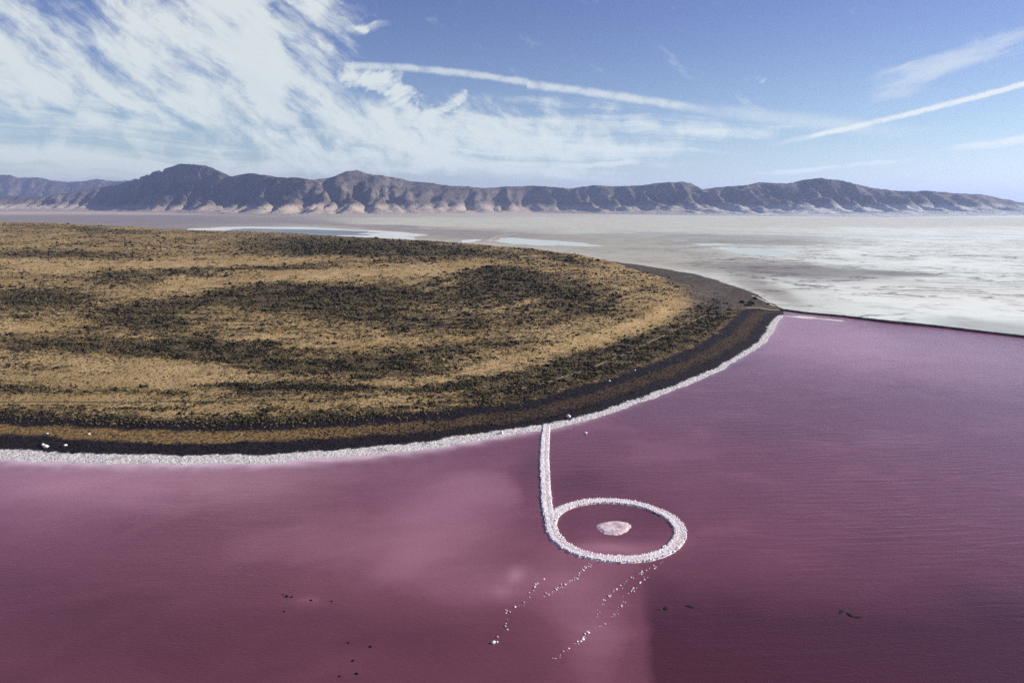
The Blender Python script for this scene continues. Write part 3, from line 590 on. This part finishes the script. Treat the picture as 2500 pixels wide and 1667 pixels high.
# candidate spots over the land mesh, weighted by how large each cell shows
PXg, RWg = project(LX, LY, LZ)
a1 = np.stack([PXg[:-1, 1:] - PXg[:-1, :-1], RWg[:-1, 1:] - RWg[:-1, :-1]], -1); a2 = np.stack([PXg[1:, :-1] - PXg[:-1, :-1], RWg[1:, :-1] - RWg[:-1, :-1]], -1)
area = -(a1[..., 0] * a2[..., 1] - a1[..., 1] * a2[..., 0]); area = np.clip(area, 0, None)
area *= (PXg[:-1, :-1] > -250) & (LZ[:-1, :-1] > 0.5)
def sample(n, weight):
    wgt = (area * weight[:-1, :-1]).ravel(); cdf = np.cumsum(wgt); cdf /= cdf[-1]
    idx = np.searchsorted(cdf, RNG.random(n)); i, j = np.unravel_index(np.minimum(idx, len(wgt) - 1), area.shape); fi, fj = RNG.random(n), RNG.random(n)
    def L(Ar): return Ar[i, j] * (1 - fi) * (1 - fj) + Ar[i + 1, j] * fi * (1 - fj) + Ar[i, j + 1] * (1 - fi) * fj + Ar[i + 1, j + 1] * fi * fj
    return np.stack([L(LX), L(LY), L(LZ)], -1), L(LD), L(LDN)
cl = fbm(LX / 26, LY / 12, 101, 5, 0.6)
pos, dd, dn = sample(56000, np.clip(LD - 0.10, 0, 1.3) ** 1.5 * np.clip(0.45 + 2.4 * cl, 0.02, 2.2) * sstep(44, 66, LDN) * sstep(40, 150, LDF))
dist = np.hypot(pos[:, 1], CAMZ)
size = np.clip(RNG.lognormal(0, 0.5, len(pos)) * 0.60, 0.28, 2.4) * np.clip(dist / 650, 0.8, 2.0) * (0.75 + 0.35 * np.clip(dd, 0, 1.2))
show = size / dist; order = np.argsort(-show * (pos[:, 0] > -700) * (np.abs(project(pos[:, 0], pos[:, 1], pos[:, 2])[0] - 1250) < 1240))
big, rest = order[:290], order[290:]
v, f = blobs(pos[rest], size[rest], 0.55, 0.35, 0.4, 0.25)
tag(mesh_obj('sagebrush_cover', v, f, M_shrub), 'dark sagebrush scrub scattered over the tan headland', 'scrub', kind='stuff')
pos2, dd2, dn2 = sample(22000, (0.25 + np.clip(LD, 0, .8)) * sstep(40, 60, LDN) * sstep(60, 160, LDF))
v, f = blobs(pos2, np.clip(RNG.lognormal(0, 0.3, len(pos2)) * 0.7, 0.3, 1.6) * np.clip(np.hypot(pos2[:, 1], CAMZ) / 650, 0.8, 2.0), 0.5, 0.35, 0.4, 0.25)
tag(mesh_obj('grass_tufts', v, f, M_tuft), 'dry yellow grass tufts among the sagebrush on the headland', 'grass', kind='stuff')
shrub_meshes = []
for k in range(5):
    r = np.random.default_rng(40 + k); nb = 7
    p = np.zeros((nb, 3)); p[:, :2] = r.normal(0, 0.42, (nb, 2)); p[0] = 0
    v, f = blobs(p, r.uniform(0.35, 0.62, nb), 0.75, 0.35, 0.25, 0.2, r); shrub_meshes.append(mesh_obj('sagebrush', v, f, M_shrub, link=False).data)
PR, RR = project(pos[:, 0], pos[:, 1], pos[:, 2])
for i in big:
    x, y, z = map(float, pos[i]); r_ = float(dn[i])
    hx = 'at the far left' if PR[i] < 450 else 'left of centre' if PR[i] < 900 else 'above the jetty' if PR[i] < 1400 else 'towards the tip'
    hy = 'in the belt just above the black beach' if r_ < 110 else 'on the lower tan slope' if RR[i] > 860 else 'on the middle tan slope' if RR[i] > 730 else 'on the upper tan slope'
    lab = 'dark sagebrush bush %s, %s' % (hy, hx); gr = 'sagebrush bushes %s, %s' % (hy, hx)
    put('sagebrush', shrub_meshes[random.randrange(5)], (x, y, z - 0.1), float(size[i]) * 1.05, random.uniform(0, 6.28), label=lab, cat='bush', group=gr)

# ------------------------------------------------------------------ beach stones and salt crust lumps
M_basalt = flat_mat('basalt', (0.014, 0.0105, 0.0135), 0.9, 0.5, 0.3)
M_salt = flat_mat('salt_block', (0.84, 0.80, 0.79), 0.75, 0.08, 0.6)
pos, dd, dn = sample(9000, (LDN > 15) * (LDN < 66) * (1 - 0.9 * (LDN > 28) * (LDN < 46) * sstep(20, -180, LX)) * np.clip(0.7 + fbm(LX / 20, LY / 20, 111, 3), 0.1, 2))
v, f = blobs(pos, RNG.uniform(0.2, 0.6, len(pos)), 0.5, 0.3, 0.3, 0.35); tag(mesh_obj('beach_stones', v, f, M_basalt), 'black basalt stones covering the beach', 'stones', kind='stuff')
P_ = []
for (a, b) in zip(NEAR[:-1], NEAR[1:]):
    L = math.hypot(b[0] - a[0], b[1] - a[1]); n = int(L * 2.2)
    for _ in range(n):
        t = RNG.random(); off = RNG.triangular(-1.5, 3, 11 if a[0] < -40 else 7); nx, ny = -(b[1] - a[1]) / L, (b[0] - a[0]) / L
        P_.append((a[0] + (b[0] - a[0]) * t + nx * off, a[1] + (b[1] - a[1]) * t + ny * off))
P_ = np.array(P_); zz, dz_ = land_height(P_[:, 0], P_[:, 1])[:2]; P_ = P_[dz_ > -0.6]; zz = zz[dz_ > -0.6]
pos = np.stack([P_[:, 0], P_[:, 1], np.maximum(zz, -0.1)], -1); pos = pos[RNG.random(len(pos)) < np.clip(0.55 + 1.6 * fbm(P_[:, 0] / 9, P_[:, 1] / 3.5, 131, 4), 0.03, 1)]
v, f = blobs(pos, RNG.uniform(0.12, 0.42, len(pos)), 0.35, 0.3, 0.35, 0.3); tag(mesh_obj('salt_crust_lumps', v, f, M_salt), 'white salt crust lumps along the shore', 'salt crust', kind='stuff')
rocks_salt = [rock_mesh('salt_block', M_salt, 60 + k) for k in range(5)]
rocks_dark = [rock_mesh('dark_rock', M_basalt, 70 + k, 0.6) for k in range(4)]
def on_land(px_, row_):
    X, Y = map(float, ground(px_, row_))
    for _ in range(6):
        z = float(land_height(np.array([X]), np.array([Y]))[0][0]); X, Y = map(float, ground(px_, row_, z))
    return X, Y, z
for (a, b, s, lab) in [(112, 1093, 1.4, 'large white stone on the brown strip of beach at far left'), (105, 1088, 1.2, 'small white stone behind the large white one at far left'), (115, 1059, 1.0, 'white stone on the upper black beach band at left'), (217, 1060, .8, 'small pale stone on the black band, right of the white stone'),
                       (160, 1088, 1.1, 'pale flat stone on the brown beach strip, left side'), (1388, 1019, 1.5, 'grey slab on the black beach just right of the jetty arm'), (1225, 1058, 1.4, 'pale slab by the shore just left of the jetty arm'), (1488, 931, 1.3, 'white stone at the upper edge of the black beach, right of the jetty'), (1550, 905, 1.0, 'small white stone high on the black beach')]:
    X, Y, z = on_land(a, b); put('pale_stone', rocks_salt[random.randrange(5)], (X, Y, z), s, random.uniform(0, 6), label=lab, cat='stone')

# ------------------------------------------------------------------ jetty: plain arm, closed ring and islet (neutral stand-in)
def jetty_mat(g, b, m):
    tc = g.n.new('ShaderNodeTexCoord'); P = tc.outputs['Object']
    n = g.noise(P, 0.9, 6, 0.7); k = g.noise(P, 0.05, 3, 0.5)
    c = g.mix(g.mr(n, 0.35, 0.62), (0.56, 0.40, 0.42), (0.88, 0.82, 0.81)); c = g.mix(g.mr(k, 0.45, 0.6, 0, 0.8), c, (0.80, 0.74, 0.74))
    g.put(b.inputs['Base Color'], c); b.inputs['Roughness'].default_value = 0.8; g.put(b.inputs['Normal'], g.bump(n, 0.9, 0.5))
M_bed = mat('jetty_salt_crust', jetty_mat)
jetty = bpy.data.objects.new('jetty', None); COL.objects.link(jetty); jetty.location = (STEM[2][0], STEM[2][1], 0)
tag(jetty, 'white salt-crusted rock jetty with a straight arm and a ring in the pink lake', 'jetty')
OFF = Vector(jetty.location)
def resample(pts, step):
    out = []
    for a, b in zip(pts[:-1], pts[1:]):
        n = max(1, int(round(math.hypot(b[0] - a[0], b[1] - a[1]) / step))); out += [(a[0] + (b[0] - a[0]) * i / n, a[1] + (b[1] - a[1]) * i / n) for i in range(n)]
    return out + [pts[-1]]
def causeway(name, pts, half, top, closed=False):
    n = len(pts); vs, fs = [], []
    for i, (x, y) in enumerate(pts):
        if closed: a, b = pts[(i - 1) % n], pts[(i + 1) % n]
        else: a, b = pts[max(0, i - 1)], pts[min(n - 1, i + 1)]
        dx, dy = b[0] - a[0], b[1] - a[1]; L = math.hypot(dx, dy)
        for (o, h) in [(-1.5, -0.4), (-1.05, 0.25), (-0.85, 0.9), (-0.4, 0.82), (0, 0.7), (0.4, 0.85), (0.85, 0.92), (1.05, 0.25), (1.5, -0.4)]:
            oo = o * half * random.uniform(.93, 1.07); vs.append((x - dy / L * oo - OFF.x, y + dx / L * oo - OFF.y, h * top * random.uniform(.85, 1.15)))
    m = 9
    for i in range(n if closed else n - 1):
        i2 = (i + 1) % n
        for j in range(m - 1): fs.append((i * m + j, i * m + j + 1, i2 * m + j + 1, i2 * m + j))
    o = mesh_obj(name, vs, fs, M_bed, jetty); bm_fix(o); return o
def bm_fix(o):
    s = sum(p.normal.z for p in o.data.polygons)
    if s < 0: o.data.flip_normals()
arm = resample(STEM, 1.0); ring = resample(RING, 1.0)[:-1]
causeway('arm', arm, 2.15, 0.75); causeway('ring', ring, 2.25, 0.7, True)
M_isl = flat_mat('islet_salt', (0.62, 0.48, 0.50), 0.85, 0.3, 0.35)
# round islet in the middle
vs = [(RC[0] - OFF.x, RC[1] - OFF.y, 0.4)]; N = 40
for rr, h in [(3.4, 0.6), (5.6, 0.5), (6.8, 0.1), (8.0, -0.4)]:
    for i in range(N): a = 2 * math.pi * i / N; k = rr * random.uniform(.94, 1.06) * (1 + .10 * math.sin(2 * a + .6) + .07 * math.sin(3 * a)); vs.append((RC[0] - OFF.x + k * math.cos(a), RC[1] - OFF.y + k * math.sin(a), h * random.uniform(.85, 1.15)))
fs = [(0, 1 + i, 1 + (i + 1) % N) for i in range(N)]
for r_ in range(3):
    for i in range(N): p = 1 + r_ * N + i; q = 1 + r_ * N + (i + 1) % N; fs.append((p, p + N, q + N, q))
tag(mesh_obj('islet', [(x + OFF.x, y + OFF.y, z) for x, y, z in vs], fs, M_isl), 'small round salt-crusted islet in the middle of the ring', 'islet')
edge_pts = []
def edge_line(pts, half, closed):
    n = len(pts)
    for sgn in (-1, 1):
        acc = 0
        for i in range(n):
            a, b = (pts[(i - 1) % n], pts[(i + 1) % n]) if closed else (pts[max(0, i - 1)], pts[min(n - 1, i + 1)])
            dx, dy = b[0] - a[0], b[1] - a[1]; L = math.hypot(dx, dy)
            if random.random() < 0.80:
                o = sgn * half * random.uniform(.88, 1.18); edge_pts.append((pts[i][0] - dy / L * o, pts[i][1] + dx / L * o, random.uniform(0.22, 0.55)))
edge_line(arm[14:], 2.15, False); edge_line(ring, 2.25, True)
edge_pts.sort(key=lambda p: -p[2] / math.hypot(p[1], CAMZ))
for (x, y, s) in edge_pts[:290]:
    put('edge_stone', rocks_salt[random.randrange(5)], (x - OFF.x, y - OFF.y, 0.3), s, random.uniform(0, 6), jetty)
rest_ = np.array(edge_pts[290:]); extra = []
for pts, half, k in ((arm, 2.0, 700), (ring, 2.1, 1100)):
    for _ in range(k):
        i = random.randrange(len(pts) - 1); a, b = pts[i], pts[i + 1]; dx, dy = b[0] - a[0], b[1] - a[1]; L = math.hypot(dx, dy) + 1e-6; o = random.uniform(-1.25, 1.25) * half
        extra.append((a[0] - dy / L * o, a[1] + dx / L * o, random.uniform(0.10, 0.30)))
allp = np.concatenate([rest_, np.array(extra)]); pp = np.stack([allp[:, 0] - OFF.x, allp[:, 1] - OFF.y, np.full(len(allp), 0.42)], -1)
v, f = blobs(pp, allp[:, 2], 0.7, 0.3, 0.3, 0.3); o = mesh_obj('salt_rubble', v, f, M_salt, jetty); o['kind'] = 'stuff'

# lines of salt blocks trailing from the ring, and lone rocks in the water
M_salt_wet = flat_mat('wet_salt', (0.62, 0.46, 0.48), 0.6, 0.2, 0.6)
rocks_wet = [rock_mesh('salt_block', M_salt_wet, 80 + k) for k in range(4)]
lines = [([(1442, 1374), (1424, 1390), (1400, 1412), (1372, 1428), (1350, 1442), (1325, 1458)], 75, 'left dotted line of salt blocks running down from the ring'),
         ([(1325, 1413), (1312, 1425), (1300, 1440), (1284, 1470), (1238, 1491), (1232, 1532), (1204, 1570)], 40, 'broken outermost left line of salt blocks'),
         ([(1590, 1385), (1566, 1398), (1520, 1425), (1490, 1450), (1470, 1468), (1458, 1502)], 75, 'middle line of salt blocks running down from the ring'),
         ([(1620, 1365), (1560, 1425), (1530, 1455), (1510, 1490), (1480, 1520), (1440, 1540), (1420, 1560), (1375, 1592), (1350, 1610)], 110, 'long right line of salt blocks running down from the ring')]
for pts, n, what in lines:
    seg = [math.hypot(b[0] - a[0], b[1] - a[1]) for a, b in zip(pts[:-1], pts[1:])]; tot = sum(seg)
    for k in range(n):
        t = random.random() * tot; j = 0
        while j < len(seg) - 1 and t > seg[j]: t -= seg[j]; j += 1
        a, b = pts[j], pts[j + 1]; f_ = min(1, t / seg[j]); X, Y = ground(a[0] + (b[0] - a[0]) * f_ + random.gauss(0, 3.2), a[1] + (b[1] - a[1]) * f_ + random.gauss(0, 2.4))
        put('salt_block', (rocks_salt + rocks_wet * 2)[random.randrange(13)], (float(X), float(Y), -0.12), random.choice([.1, .13, .17, .22, .3, .4]), random.uniform(0, 6), label='small white salt block in the ' + what.replace(' running down from the ring', ' below the ring'), cat='salt block', group=what)
for (a, b, s, lab) in [(1205, 1569, .65, 'lone bright salt block below the left dotted lines'), (1423, 1561, .5, 'bright salt block at the lower bend of the right line'), (1430, 1012 + 46, .8, 'lone salt block in the water right of the jetty arm')]:
    X, Y = map(float, ground(a, b)); put('salt_block', rocks_salt[0], (X, Y, -0.1), s, 1.0, label=lab, cat='salt block')
for i, (a, b, s) in enumerate([(691, 1451, .5), (700, 1456, .6), (712, 1457, .45), (760, 1465, .6), (810, 1467, .6), (694, 1492, .45), (904, 1578, .6), (871, 1644, .65), (830, 1650, .6), (851, 1568, .4), (862, 1612, .45)]):
    X, Y = map(float, ground(a, b)); put('dark_rock', rocks_dark[i % 4], (X, Y, -0.25 * s), s, i * 1.3, label='small dark rock awash in the pink water at lower left', cat='rock', group='dark rocks awash at lower left')
for i, (a, b, s) in enumerate([(1605, 1487, .8), (1625, 1485, 1.0), (1685, 1481, 1.0), (2055, 1493, 1.1), (2075, 1499, 1.3), (2095, 1506, 1.1)]):
    X, Y = map(float, ground(a, b)); lab, gr = (('small dark rock in the darker water right of the salt block lines', 'dark rocks right of the block lines') if i < 3 else ('dark rock in the short row alone at lower right', 'dark rocks in the row at lower right'))
    o = put('dark_rock', rocks_dark[i % 4], (X, Y, -0.3 * s), s, i * 1.3, label=lab, cat='rock', group=gr); o.scale.x *= 2.0; o.scale.z *= 0.5

# ------------------------------------------------------------------ tracks and clumps at the tip
def drape(x, y): return float(land_height(np.array([x]), np.array([y]))[0][0]) + 0.35
M_track2 = flat_mat('worn_track', (0.15, 0.115, 0.075), 0.95, 0.2, 0.1)
M_track3 = flat_mat('pale_gravel_track', (0.40, 0.36, 0.31), 0.95, 0.15, 0.1)
def land_track(pxs, w, m):
    pts = [on_land(*p)[:2] for p in pxs]; return tag(strip('dirt_track', resample(pts, 4.0), w, drape, m), kind='structure')
land_track([(-60, 982), (120, 981), (300, 982), (480, 980), (640, 978), (780, 974), (920, 965)], 1.1, M_track2)
land_track([(1200, 968), (1330, 935), (1440, 900), (1530, 862), (1610, 825), (1680, 790), (1740, 762)], 2.0, flat_mat('grey_track', (0.28, 0.215, 0.135), 0.95, 0.2, 0.1))
land_track([(1836, 722), (1856, 730), (1872, 738), (1882, 745), (1893, 748)], 5, M_track3)
land_track([(1822, 752), (1850, 752), (1880, 757), (1905, 758)], 5, M_track3)
for i, (a, b, s, lab) in enumerate([(1845, 731, 5, 'dark bush clump beside the pale track at the tip of the headland'), (1836, 743, 6, 'larger dark bush clump below the pale track at the tip'), (1825, 746, 4, 'dark bush clump left of the larger clump at the tip'), (1811, 739, 3.5, 'small dark bush clump nearest the slope at the tip'), (1876, 743, 3, 'dark bush in the fork of the tracks at the tip'), (350, 984 - 38, 3.0, 'single dark bush on the bare tan terrace at left')]):
    X, Y, z = on_land(a, b); put('dark_bush', shrub_meshes[i % 5], (X, Y, z), s, i, label=lab, cat='bush')

# ------------------------------------------------------------------ air
def haze():
    bpy.ops.mesh.primitive_cube_add(size=1); o = bpy.context.object; o.name = 'haze'; o.scale = (160000, 130000, 1602); o.location = (0, 40000, 799)
    m = bpy.data.materials.new('haze_air'); m.use_nodes = True; t = m.node_tree; t.nodes.clear()
    v = t.nodes.new('ShaderNodeVolumePrincipled'); v.inputs['Density'].default_value = 2.4e-5; v.inputs['Color'].default_value = (0.50, 0.62, 1.0, 1); v.inputs['Anisotropy'].default_value = 0.3
    out = t.nodes.new('ShaderNodeOutputMaterial'); t.links.new(v.outputs[0], out.inputs['Volume']); o.data.materials.append(m); o['kind'] = 'stuff'
    o.display_type = 'WIRE'
haze()
SC.cycles.max_bounces = 6; SC.cycles.volume_bounces = 1; SC.cycles.use_denoising = False
